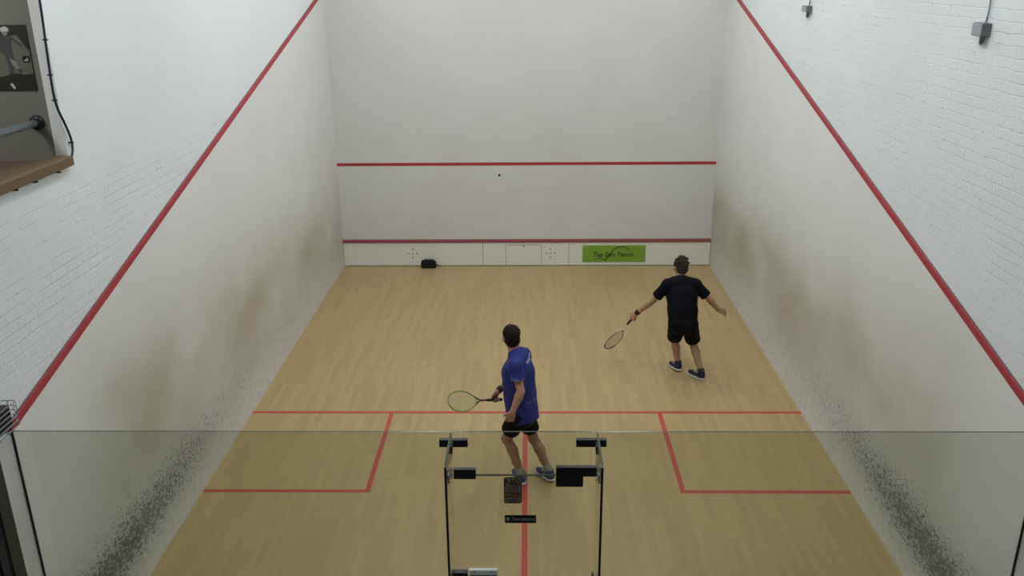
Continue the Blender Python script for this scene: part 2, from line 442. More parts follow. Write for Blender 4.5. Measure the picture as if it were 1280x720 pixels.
# cable round the opening's corner
pts = [(-.014-3.19, 1.262, 5.3), (-.014-3.19, 1.259, 4.67), (-.014-3.19, 1.235, 4.37), (-.014-3.19, 1.218, 4.1), (-.014-3.19, 1.235, 3.97), (-.014-3.19, 1.29, 3.86), (-.014-3.19, 1.335, 3.757), (-.014-3.188, 1.338, 3.69), (-.014-3.186, 1.315, 3.635), (-.014-3.183, 1.26, 3.60), (-.014-3.182, 1.20, 3.585)]
fine = []
for i in range(len(pts)-1):
    p0, p1, p2, p3 = [V(pts[max(0, min(len(pts)-1, k))]) for k in (i-1, i, i+1, i+2)]
    for q in range(6):
        u = q/6; fine.append(.5*((2*p1)+(p2-p0)*u+(2*p0-5*p1+4*p2-p3)*u*u+(3*p1-p0-3*p2+p3)*u**3))
fine.append(V(pts[-1]))
cb = thing('wall_cable', 'dark cable looping down the corner of the gallery opening to the sill', 'cable', (-3.19, 1.26, 3.58))
b = MB(); b.tube(fine, .0085, 'cable', 8); b.build('cable_run', cb)
for (y_, z_) in ((1.245, 4.42), (1.225, 4.19), (1.222, 4.02), (1.338, 3.71)):
    bb = MB(); bb.box((-3.226, y_-.002, z_-.005), (-3.194, y_+.016, z_+.005), 'cable'); bb.build('cable_clip', cb, .001)

# poster on the grey wall: black-and-white photo of a footballer
P0 = thing('poster', 'black and white sports poster of a player kicking, on the grey side-room wall', 'poster', (-3.5, 1.298, 4.08))
b = MB(); b.box((-3.655, 1.294, 4.08), (-3.352, 1.299, 4.516), 'photo_dark'); b.build('poster_sheet', P0)
def pt(px, py, d=1.2925):     # helper for the flat drawing: u right, v up in the sheet's own 0..1 frame
    return (-3.655+px*.303, d, 4.08+py*.436)
def shape(pts_, m, name, y0=1.2935, y1=1.2925):
    bb = MB(); bb.prism([(p[0], p[2]) for p in (pt(*q) for q in pts_)], 1, y1, y0, m); return bb
g = MB()
def sh(pts_, m, y1): g.prism([(p[0], p[2]) for p in (pt(*q) for q in pts_)], 1, y1, 1.2945, m)
def oval(cx, cy, rx, ry, n=14): return [(cx+rx*math.cos(2*math.pi*k/n), cy+ry*math.sin(2*math.pi*k/n)) for k in range(n)]
sh([(0, 0), (.98, 0), (.98, .22), (.6, .27), (0, .18)], 'photo_dark', 1.2932)
sh([(0, .2), (.98, .26), (.98, .6), (.75, .85), (.3, .8), (0, .62)], 'photo_back', 1.2936)
sh([(.30, .66), (.34, .80), (.44, .86), (.60, .84), (.84, .70), (.86, .74), (.84, .66), (.70, .73), (.62, .78), (.60, .58), (.50, .52), (.38, .56), (.18, .70), (.05, .74), (.04, .70), (.18, .66)][::1], 'photo_mid', 1.2931)
sh(oval(.50, .90, .07, .055), 'photo_light', 1.2928); sh([(.42, .90), (.42, .955), (.52, .98), (.60, .95), (.60, .905)], 'photo_white', 1.2925)
sh([(.40, .56), (.60, .58), (.64, .40), (.76, .30), (.70, .26), (.56, .36), (.54, .26), (.45, .26), (.44, .40)], 'photo_mid', 1.2930)
sh([(.50, .50), (.62, .46), (.70, .34), (.62, .33), (.54, .40)], 'photo_light', 1.2927)
sh([(.44, .26), (.54, .27), (.56, .18), (.74, .22), (.78, .17), (.60, .10), (.46, .06), (.36, .10), (.42, .18)], 'photo_dark', 1.2926)
sh([(.40, .10), (.46, .12), (.52, .04), (.48, .02)], 'photo_white', 1.2923)
g.build('player_print', P0)
b = MB(); b.prism([(pt(.80, 0)[0], pt(0, .43)[2]), (pt(.96, 0)[0], pt(0, .43)[2]), (pt(.96, 0)[0], pt(0, .53)[2]), (pt(.80, 0)[0], pt(0, .53)[2])], 1, 1.2920, 1.2945, 'black')
for k in range(3):
    x = .835+k*.032; hh = .02+.018*k
    b.prism([(pt(x, 0)[0], pt(0, .452)[2]), (pt(x+.022, 0)[0], pt(0, .452)[2]), (pt(x+.012, 0)[0], pt(0, .452+hh)[2]), (pt(x-.006, 0)[0], pt(0, .452+hh*.8)[2])], 1, 1.2916, 1.2945, 'photo_white')
b.build('logo_patch', P0)

b = MB(); b.box((-3.95, .62, 3.585), (-3.62, .98, 3.80), 'blackmat'); b.box((-3.60-.02, .66, 3.60), (-3.61, .94, 3.78), 'black')
tag(b.build('equipment_case', bevel=.01), 'black case on the side-room floor at the left picture edge', 'case')

# ------------------------------------------------------------------ tin along the front wall
TY = L-.03
tin = thing('tin_board', 'white tin board along the foot of the front wall with a red top rail', 'tin', (0, TY, 0))
edges = [-W+.004, -.755, .745, W-.004]
for i in range(3):
    b = MB(); x0, x1 = edges[i]+.003, edges[i+1]-.003
    b.box((x0, TY, .012), (x1, L-.002, .43), 'tin'); b.build('tin_panel', tin, .002)
b = MB(); b.box((-W+.004, TY+.008, .0), (W-.004, L-.004, .43), 'seam'); b.build('backing_board', tin)
b = MB(); b.prism([(L-.004, .43), (TY-.012, .43), (TY-.018, .44), (TY-.012, .468), (L-.004, .482)], 0, -W+.004, W-.004, 'red_tin'); b.build('top_rail', tin)
b = MB()
x0, x1, z0, z1 = -.357, .271, .02, .382
for lo, hi in (((x0, z1-.005), (x1, z1)), ((x0, z0), (x0+.006, z1)), ((x1-.006, z0), (x1, z1))):
    b.box((lo[0], TY-.0015, lo[1]), (hi[0], TY+.001, hi[1]), 'seam')
hz = b.build('hatch', tin)
b = MB(); b.box((x0+.006, TY-.002, z0), (x1-.006, TY+.002, z1-.006), 'tin'); b.build('hatch_lid', hz)
b = MB(); b.ball((-.045, TY-.004, .36), (.012, .005, .014), 'darkflange', 10, 6); b.build('hatch_latch', hz)
for cx in (-1.985, .428):
    for dx, dz in ((0, 0), (-.075, 0), (.075, 0), (0, .075), (0, -.075)):
        b = MB(); b.tube([(cx+dx, TY+.002, .232+dz), (cx+dx, TY-.002, .232+dz)], .013, 'greybox', 12)
        b.build('vent_hole', tin)
# sponsor sign
sg = thing('sponsor_sign', 'lime green sponsor board on the tin reading Top Spin Tennis', 'sign', (1.53, TY-.006, .07))
b = MB(); b.box((.982, TY-.007, .068), (2.076, TY-.001, .374), 'green'); b.build('sign_board', sg, .001)
text_mesh('lettering', 'Top Spin Tennis', .115, 'signink', (1.51, TY-.009, .205), (math.radians(90), 0, 0), sg, shear=.25, bold=.0022, width=.70)
cv = [(1.17, .115), (1.22, .132), (1.30, .14), (1.36, .125), (1.385, .10)]
cv2 = [(1.385, .10), (1.42, .16), (1.47, .235), (1.53, .30), (1.60, .345), (1.66, .352), (1.72, .335), (1.78, .295), (1.82, .255)]
b = MB(); b.tube([(x, TY-.008, z_) for x, z_ in cv], [.003, .005, .006, .007, .008], 'signink', 6)
b.tube([(x, TY-.008, z_) for x, z_ in cv2], [.009, .008, .007, .007, .008, .009, .008, .006, .003], 'signink', 6)
b.build('ball_bounce_swoosh', sg)

# pouch by the tin
pc = thing('zip_pouch', 'small black zip pouch on the floor against the tin', 'pouch', (-1.70, 9.62, 0))
b = MB()
prof = [(-.125, 0), (.125, 0), (.132, .03), (.13, .10), (.112, .135), (.06, .15), (-.06, .152), (-.115, .138), (-.13, .10), (-.132, .03)]
b.prism([(-1.70+p[0], p[1]) for p in prof], 1, 9.575, 9.665, 'blackmat'); b.build('pouch_body', pc, .018, seg=3)
b = MB(); b.tube([(-1.70+p[0]*1.005, 9.62, p[1]*1.005) for p in prof[2:]][::1], .004, 'black', 6); b.build('zip', pc)
b = MB(); b.tube([(-1.572, 9.61, .06), (-1.545, 9.60, .062), (-1.515, 9.595, .05), (-1.495, 9.59, .03)], .007, 'black', 8); b.build('wrist_strap', pc)
# ball
b = MB(); b.ball((0, 0, 0), .021, 'rubber', 20, 12); o = b.build('squash_ball'); o.location = (-.44, 9.45, 1.676)
tag(o, 'small dark squash ball in flight just below the service line', 'ball')

# ------------------------------------------------------------------ glass back wall
GT = .012; ZT = 2.139
def pane(name, poly, parent=None, lab=None, cat=None, y0=-GT/2):
    """vertical pane in the xz plane with its own edges"""
    b = MB(); n = len(poly)
    vs = [(p[0], y0, p[1]) for p in poly]+[(p[0], y0+GT, p[1]) for p in poly]
    b.add(vs, [tuple(range(n)), tuple(range(2*n-1, n-1, -1))], 'glass')
    for i in range(n):
        j = (i+1) % n
        b.add([vs[i], vs[j], vs[j+n], vs[i+n]], [(0, 1, 2, 3)], 'glass_edge')
    o = b.build(name, parent)
    if lab: tag(o, lab, cat)
    return o
XL, XR = -.442, .465
pane('glass_wall_panel', [(-W+.004, 0.003), (-.468, .003), (-.468, 1.83), (-.382, 1.83), (-.382, ZT), (-W+.004, ZT)], None, 'clear fixed glass panel of the back wall, left of the glass door', 'glass panel')
pane('glass_wall_panel', [(W-.004, 0.003), (.49, .003), (.49, 1.83), (.448, 1.83), (.448, ZT), (W-.004, ZT)], None, 'clear fixed glass panel of the back wall, right of the glass door', 'glass panel')
pane('glass_transom', [(-.376, 1.832), (.442, 1.832), (.442, ZT), (-.376, ZT)], None, 'small clear glass transom pane above the glass door', 'glass panel')
for x, lab in ((-W, 'left'), (W, 'right')):
    b = MB(); s = 1 if x < 0 else -1
    xs = sorted((x+s*.002, x+s*.012)); b.box((xs[0], -.016, 0.002), (xs[1], -.0062, ZT), 'darkflange')
    tag(b.build('glass_channel', bevel=.002), 'thin dark channel holding the back glass to the %s wall' % lab, 'channel')
def fin(x, lab):
    t_ = thing('glass_fin', lab, 'glass fin', (x, -.2, 0))
    b = MB(); y0, y1 = -.40, -.019; hx = .006
    b.box((x-hx, y0, .003), (x+hx, y1, ZT), 'fin_glass'); b.build('fin_pane', t_)
    b = MB(); b.box((x-hx-.001, y0-.008, .003), (x+hx+.001, y0, ZT-.01), 'black'); b.build('edge_strip', t_)
    b = MB(); b.box((x-hx, y0, ZT), (x+hx, y1, ZT+.002), 'edge_light'); b.build('polished_edge', t_)
    return t_
f1 = fin(XL, 'clear glass fin with a black edge, at the left side of the door')
f2 = fin(XR, 'clear glass fin with a black edge, at the right side of the door')
def patch(parent, x0, x1, z0, z1, name='patch_fitting', m='black', y=.016):
    b = MB(); b.box((x0, -y, z0), (x1, y, z1), m); return b.build(name, parent, .003)
for fn, x in ((f1, XL), (f2, XR)):
    s = 1 if x < 0 else -1
    # angle bracket of the top corner patch and a smaller grey one
    b = MB(); b.box((x-.012, -.09, 2.03), (x+.012, -.0165, 2.082), 'black'); b.build('fin_bracket', fn, .002)
    b = MB(); b.box((x-.010, -.30, 1.955), (x+.010, -.255, 2.01), 'greybox'); b.build('fin_clamp', fn, .002)
def fitting(name, boxes, lab, cat='glass fitting', grp=None, m='black'):
    b = MB()
    for x0, x1, z0, z1 in boxes: b.box((x0, -.0165, z0), (x1, .0165, z1), m)
    return tag(b.build(name, bevel=.003), lab, cat, grp)
fitting('patch_fitting', [(-.517, -.339, 2.036, 2.086)], 'slim black patch fitting at the top of the left glass fin')
fitting('patch_fitting', [(.335, .524, 2.038, 2.088)], 'slim black patch fitting at the top of the right glass fin')
fitting('patch_fitting', [(-.434, -.294, 1.806, 1.875)], 'black patch fitting at the top left corner of the glass door')
fitting('over_panel_patch', [(.212, .467, 1.826, 1.892)], 'large black patch above the top right corner of the glass door')
door = thing('glass_door', 'clear glass door in the middle of the back wall with stickers and a lock', 'door', (0, 0, 0))
pane('door_pane', [(-.463, .01), (.485, .01), (.485, 1.826), (-.463, 1.826)], door)
patch(door, .212, .384, 1.752, 1.8245, 'pivot_patch', y=.017)
patch(door, .25, .47, .012, .09, 'pivot_patch', y=.017)
b = MB(); b.box((-.29, -.0085, 1.8262), (.21, .0085, 1.8275), 'edge_light'); b.build('top_edge', door)
# lock: dark housing, black block, white plate with black lever body below
lk = MB(); lk.box((-.478+.012, -.03, .98), (-.442+.0, -.0065, 1.122), 'greybox'); lo_ = lk.build('lock', door, .002)
b = MB(); b.box((-.452, -.052, .97), (-.362, -.0065, 1.118), 'black'); b.build('lock_case', lo_, .006)
b = MB(); b.box((-.352, -.034, 1.088), (-.168, -.0065, 1.127), 'whitemetal'); b.box((-.352, -.03, .97), (-.346, -.0065, 1.1), 'whitemetal'); b.box((-.174, -.03, .97), (-.168, -.0065, 1.1), 'whitemetal'); b.build('strike_plate', lo_, .002)
b = MB(); b.box((-.346, -.032, .97), (-.174, -.0065, 1.088), 'black'); b.build('latch_box', lo_, .002)
b = MB()
for x in (-.316, -.204): b.tube([(x, -.036, 1.118), (x, -.03, 1.118)], .005, 'darkflange', 8)
b.build('plate_screws', lo_)
h = MB(); h.box((.45, -.04, .98), (.462, -.0065, 1.10), 'black'); h.box((.478, -.04, .98), (.498, -.0065, 1.10), 'black'); h.build('side_hinge', door, .002)
# NO sticker
st = MB(); yS = -.0078
def rr(x0, x1, z0, z1, r, n=5):
    P = []
    for cx, cz, a0 in ((x1-r, z1-r, 0), (x0+r, z1-r, 90), (x0+r, z0+r, 180), (x1-r, z0+r, 270)):
        for k in range(n+1):
            a = math.radians(a0+90*k/n); P.append((cx+r*math.cos(a), cz+r*math.sin(a)))
    return P
st.prism(rr(-.118, -.004, 1.624, 1.816, .016), 1, yS, -.0064, 'sticker_ink')
st.prism(rr(-.112, -.010, 1.630, 1.810, .012), 1, yS-.0006, -.0064, 'sticker')
st.prism(rr(-.108, -.014, 1.668, 1.708, .004), 1, yS-.0012, -.0064, 'sticker_red')
for z_, x0, x1 in ((1.742, -.106, -.02), (1.731, -.098, -.03), (1.720, -.104, -.02), (1.655, -.104, -.018), (1.645, -.098, -.03), (1.637, -.09, -.035)):
    st.box((x0, yS-.0012, z_-.0022), (x1, -.0064, z_+.0022), 'sticker_ink')
st.box((-.100, yS-.0018, 1.682), (-.075, -.0064, 1.694), 'sticker')
st.box((-.068, yS-.0018, 1.690), (-.022, -.0064, 1.694), 'sticker'); st.box((-.068, yS-.0018, 1.680), (-.03, -.0064, 1.684), 'sticker')
stk = st.build('warning_sticker', door)
text_mesh('lettering', 'N', .066, 'sticker_ink', (-.088, yS-.0012, 1.776), (math.radians(90), 0, 0), stk, bold=.001)
b = MB(); ring = [(-.040+.023*math.cos(a*math.pi/12), yS-.001, 1.777+.023*math.sin(a*math.pi/12)) for a in range(24)]
b.tube(ring, .0042, 'sticker_ink', 6, closed=True)
b.prism([(-.054, 1.768), (-.028, 1.768), (-.027, 1.774), (-.040, 1.779), (-.044, 1.787), (-.052, 1.787)], 1, yS-.0012, -.0064, 'sticker_ink')
b.build('shoe_symbol', stk)
b = MB(); b.box((-.114, yS, 1.476), (.087, -.0064, 1.536), 'black'); s2 = b.build('name_sticker', door)
b = MB(); b.prism([(-.103, 1.494), (-.085, 1.498), (-.086, 1.518), (-.104, 1.517)], 1, yS-.001, -.0064, 'sticker_text'); b.build('logo_mark', s2)
text_mesh('lettering', 'Tascreations', .031, 'sticker_text', (.003, yS-.0006, 1.506), (math.radians(90), 0, 0), s2, width=.150)

# wire guarded box on the left wall at the glass
wb = thing('caged_box', 'black box in a white wire guard on the left wall above the glass', 'wall box', (-3.16, -.06, 2.15))
b = MB(); b.box((-3.224, -.26, 2.20), (-3.15, -.045, 2.345), 'black'); b.box((-3.15, -.24, 2.215), (-3.144, -.065, 2.33), 'rubber'); b.build('black_case', wb, .006)
b = MB()
for k in range(6):
    z_ = 2.192+k*.032
    b.tube([(-3.224, .0, z_), (-3.15, .0, z_), (-3.136, -.012, z_), (-3.136, -.29, z_), (-3.224, -.29, z_)], .0032, 'greylight', 6)
for yy in (.0, -.022, -.29): b.tube([(-3.138, yy, 2.19), (-3.138, yy, 2.355)], .0028, 'greylight', 6)
for yy in (.0, -.29): b.tube([(-3.186, yy, 2.19), (-3.186, yy, 2.355)], .004, 'greylight', 6)
b.build('wire_guard', wb)

# grey junction boxes on the right wall
def jbox(y0, y1, z0, z1, lab, red):
    ym = (y0+y1)/2; xw = W+.025
    j = thing('junction_box', lab, 'junction box', (xw-.03, ym, z0))
    b = MB(); b.box((xw-.062, y0, z0), (xw-.001, y1, z1), 'greybox'); b.build('box_body', j, .006)
    b = MB(); b.box((xw-.070, y0+.006, z0+.006), (xw-.0622, y1-.006, z1-.006), 'greylight'); b.ball((xw-.071, y1-.025, z0+.025), .005, 'whitemetal', 8, 5); b.build('box_lid', j, .002)
    b = MB(); b.tube([(xw-.022, ym, z0+.001), (xw-.022, ym, z0-.05)], .016, 'greybox', 10); b.tube([(xw-.022, ym, z0-.045), (xw-.022, ym, z0-.06)], .010, 'greylight', 10); b.build('cable_gland', j)
    b = MB(); b.tube([(xw-.012, ym, z1-.001), (xw-.012, ym-.015, z1+.08), (xw-.012, ym-.01, z1+.2), (xw-.012, ym-.01, 5.2)], .006, 'greylight' if red else 'greybox', 8); b.build('supply_cable', j)
    if red:
        b = MB()
        for d in (-.012, .018): b.tube([(xw-.014, ym-.03+d, z1+.155), (xw-.014, ym-.03+d, z1+.35)], .0045, 'red', 6)
        b.build('red_tag', j)
jbox(1.50, 1.645, 4.375, 4.465, 'larger grey junction box on the right brick wall, near the picture corner', True)
jbox(5.50, 5.68, 4.38, 4.45, 'smaller grey junction box high on the right brick wall, further towards the front wall', False)

# ------------------------------------------------------------------ people : one smooth implicit surface per body / garment
class Field:
    def __init__(s, lo, hi, h):
        s.lo = np.array(lo, float); s.h = h
        s.n = np.ceil((np.array(hi)-s.lo)/h).astype(int)+1
        s.d = np.full(s.n, .3, np.float32)
    def add(s, fn, lo, hi, k=.02, op='u', pad=None):
        p = (k+3*s.h) if pad is None else pad
        a = np.maximum(np.floor((np.array(lo)-p-s.lo)/s.h).astype(int), 0)
        b_ = np.minimum(np.ceil((np.array(hi)+p-s.lo)/s.h).astype(int)+1, s.n)
        if (b_ <= a).any(): return
        ax = [s.lo[i]+s.h*np.arange(a[i], b_[i]) for i in range(3)]
        X, Y, Z = np.meshgrid(*ax, indexing='ij')
        v = fn(X, Y, Z).astype(np.float32)
        sl = tuple(slice(a[i], b_[i]) for i in range(3)); d = s.d[sl]
        if op == 'u':
            if k > 0:
                hh = np.clip(.5+.5*(d-v)/k, 0, 1); s.d[sl] = d*(1-hh)+v*hh-k*hh*(1-hh)
            else: s.d[sl] = np.minimum(d, v)
        else:
            v = -v
            if k > 0:
                hh = np.clip(.5-.5*(d-v)/k, 0, 1); s.d[sl] = d*(1-hh)+v*hh+k*hh*(1-hh)
            else: s.d[sl] = np.maximum(d, v)
    def cone(s, a, b_, ra, rb, k=.02, flat=False, op='u'):
        a = np.array(a, float); b_ = np.array(b_, float); ab = b_-a; L2 = (ab@ab)+1e-9
        def fn(X, Y, Z):
            px, py, pz = X-a[0], Y-a[1], Z-a[2]
            tt = (px*ab[0]+py*ab[1]+pz*ab[2])/L2; tc = np.clip(tt, 0, 1)
            d = np.sqrt((px-tc*ab[0])**2+(py-tc*ab[1])**2+(pz-tc*ab[2])**2)-(ra+(rb-ra)*tc)
            if flat: d = np.maximum(d, (tt-1)*math.sqrt(L2))
            return d
        R = max(ra, rb); s.add(fn, np.minimum(a, b_)-R, np.maximum(a, b_)+R, k, op)
    def ell(s, c, r, ax=None, k=.02, op='u'):
        c = np.array(c, float); r = np.array(r, float); A = np.eye(3) if ax is None else np.array(ax, float)
        def fn(X, Y, Z):
            P = [X-c[0], Y-c[1], Z-c[2]]
            q = [P[0]*A[i][0]+P[1]*A[i][1]+P[2]*A[i][2] for i in range(3)]
            k0 = np.sqrt(sum((q[i]/r[i])**2 for i in range(3))); k1 = np.sqrt(sum((q[i]/r[i]**2)**2 for i in range(3)))+1e-9
            return k0*(k0-1)/k1
        R = r.max(); s.add(fn, c-R, c+R, k, op)
    def eseg(s, a, b_, side, wa, wb, da, db, k=.03, flat=False, cap=None):
        a = np.array(a, float); b_ = np.array(b_, float); ab = b_-a; Ln = np.linalg.norm(ab); t_ = ab/Ln
        u = np.array(side, float); u = u-t_*(u@t_); u /= np.linalg.norm(u); v = np.cross(t_, u)
        def fn(X, Y, Z):
            P = (X-a[0], Y-a[1], Z-a[2])
            al = P[0]*t_[0]+P[1]*t_[1]+P[2]*t_[2]; tc = np.clip(al/Ln, 0, 1)
            uu = P[0]*u[0]+P[1]*u[1]+P[2]*u[2]; vv = P[0]*v[0]+P[1]*v[1]+P[2]*v[2]
            w = wa+(wb-wa)*tc; d = da+(db-da)*tc; over = al-tc*Ln
            kk = np.sqrt((uu/w)**2+(vv/d)**2+(over/d)**2)
            g = (kk-1)*np.minimum(w, d)
            if flat: g = np.maximum(g, -al if flat < 0 else al-Ln)
            return g
        R = max(wa, wb, da, db); s.add(fn, np.minimum(a, b_)-R, np.maximum(a, b_)+R, k)
    def mesh(s, name, mat, parent=None, wrinkle=0, wf=40):
        d = s.d
        if wrinkle:
            ax = [s.lo[i]+s.h*np.arange(s.n[i]) for i in range(3)]
            X, Y, Z = np.meshgrid(*ax, indexing='ij')
            d = d+(wrinkle*np.sin(X*wf+2.1*np.sin(Z*wf*.37))*np.sin(Z*wf*.8+1.3*np.sin(Y*wf*.5)+X*wf*.5)).astype(np.float32)
        ins = d < 0
        c = np.zeros(np.array(d.shape)-1, np.uint8)
        for i in (0, 1):
            for j in (0, 1):
                for k in (0, 1):
                    c += ins[i:d.shape[0]-1+i, j:d.shape[1]-1+j, k:d.shape[2]-1+k]
        cells = np.argwhere((c > 0) & (c < 8)); idx = np.full(c.shape, -1, np.int32); idx[tuple(cells.T)] = np.arange(len(cells))
        acc = np.zeros((len(cells), 3)); cnt = np.zeros(len(cells))
        cor = [(i, j, k) for i in (0, 1) for j in (0, 1) for k in (0, 1)]
        for A in cor:
            for ax_ in range(3):
                if A[ax_]: continue
                B = list(A); B[ax_] = 1
                dA = d[tuple((cells+A).T)]; dB = d[tuple((cells+B).T)]
                m_ = (dA < 0) != (dB < 0); tt = np.where(m_, dA/np.where(m_, dA-dB, 1), 0)
                p = np.array(A, float)[None, :].repeat(len(cells), 0); p[:, ax_] += tt
                acc[m_] += p[m_]; cnt[m_] += 1
        vs = s.lo+s.h*(cells+acc/cnt[:, None])
        quads = []
        for ax_ in range(3):
            o1, o2 = (ax_+1) % 3, (ax_+2) % 3
            sa = [slice(None)]*3; sb = [slice(None)]*3; sa[ax_] = slice(0, -1); sb[ax_] = slice(1, None)
            e = ins[tuple(sa)] != ins[tuple(sb)]; E_ = np.argwhere(e)
            E_ = E_[(E_[:, o1] > 0) & (E_[:, o2] > 0) & (E_[:, o1] < c.shape[o1]) & (E_[:, o2] < c.shape[o2])]
            q = []
            for (da_, db_) in ((0, 0), (-1, 0), (-1, -1), (0, -1)):
                P = E_.copy(); P[:, o1] += da_; P[:, o2] += db_; q.append(idx[tuple(P.T)])
            q = np.stack(q, 1); fl_ = ins[tuple(E_.T)]; q[~fl_] = q[~fl_][:, ::-1]; quads.append(q)
        Q = np.concatenate(quads); Q = Q[(Q >= 0).all(1)]
        me = bpy.data.meshes.new(name); me.from_pydata(vs.tolist(), [], Q.tolist())
        me.polygons.foreach_set('use_smooth', [True]*len(me.polygons)); me.materials.append(M[mat]); me.update()
        bm = bmesh.new(); bm.from_mesh(me)
        seen = set(); best = None
        bm.verts.ensure_lookup_table(); groups = []
        for v in bm.verts:          # drop stray specks, keep the main surfaces
            if v.index in seen: continue
            st_ = [v]; seen.add(v.index); gsz = [v]
            while st_:
                w = st_.pop()
                for e_ in w.link_edges:
                    o_ = e_.other_vert(w)
                    if o_.index not in seen: seen.add(o_.index); st_.append(o_); gsz.append(o_)
            groups.append(gsz)
        mx = max(len(g_) for g_ in groups)
        kill = [v for g_ in groups if len(g_) < mx*.2 for v in g_]
        if kill: bmesh.ops.delete(bm, geom=kill, context='VERTS')
        bmesh.ops.recalc_face_normals(bm, faces=bm.faces)
        bm.to_mesh(me); bm.free()
        o = bpy.data.objects.new(name, me); COL.objects.link(o)
        if parent is not None: o.parent = parent; o.location = -wloc(parent)
        return o

def nz(v): v = np.array(v, float); return v/np.linalg.norm(v)
def lerp(a, b_, t_): return np.array(a, float)*(1-t_)+np.array(b_, float)*t_
def hand(F, wrist, d, nrm, side, curl, spread=.0, sc=1.0, thumb=(.8, .5)):
    """palm + four jointed fingers + thumb. d: along the hand, nrm: way the palm faces, side: towards the thumb"""
    d = nz(d); side = nz(np.array(side)-d*np.dot(side, d)); n0 = np.cross(d, side); nrm = n0 if np.dot(n0, nrm) > 0 else -n0
    w = np.array(wrist, float)
    F.ell(w+d*.045*sc, (.052*sc, .041*sc, .0155*sc), [d, side, nrm], .012)
    F.cone(w-d*.01, w+d*.02*sc, .025*sc, .026*sc, .015)
    base = w+d*.082*sc
    lens = [(.042, .026, .022), (.046, .029, .024), (.042, .027, .023), (.033, .021, .019)]
    for i in range(4):
        off = (.030-.0205*i)*sc; p = base+side*off+d*(-.004*abs(i-1))*sc
        dd = nz(d+side*spread*(1.5-i)); n_ = nrm
        F.cone(base-d*.035*sc+side*off*.7, p, .0095*sc, .0098*sc, .006)
        for q, ln in enumerate(lens[i]):
            a = curl[q] if not isinstance(curl[0], (list, tuple)) else curl[i][q]
            c_, s_ = math.cos(a), math.sin(a); dd, n_ = nz(dd*c_+n_*s_), nz(n_*c_-dd*s_)
            e = p+dd*ln*sc; F.cone(p, e, (.0095-.0008*q)*sc, (.0088-.0009*q)*sc, .002); p = e
    p = w+d*.022*sc+side*.026*sc
    dd = nz(d*thumb[0]+side*thumb[1]*1.2+nrm*.25)
    F.cone(w+d*.012*sc+side*.012*sc, p, .014*sc, .014*sc, .01); e = p+dd*.038*sc; F.cone(p, e, .0135*sc, .0115*sc, .006)
    dd = nz(dd+nrm*(.5 if curl[0] and (curl[0] if not isinstance(curl[0], (list, tuple)) else curl[0][0]) > .6 else .1)+d*.2); F.cone(e, e+dd*.03*sc, .0112*sc, .009*sc, .003)

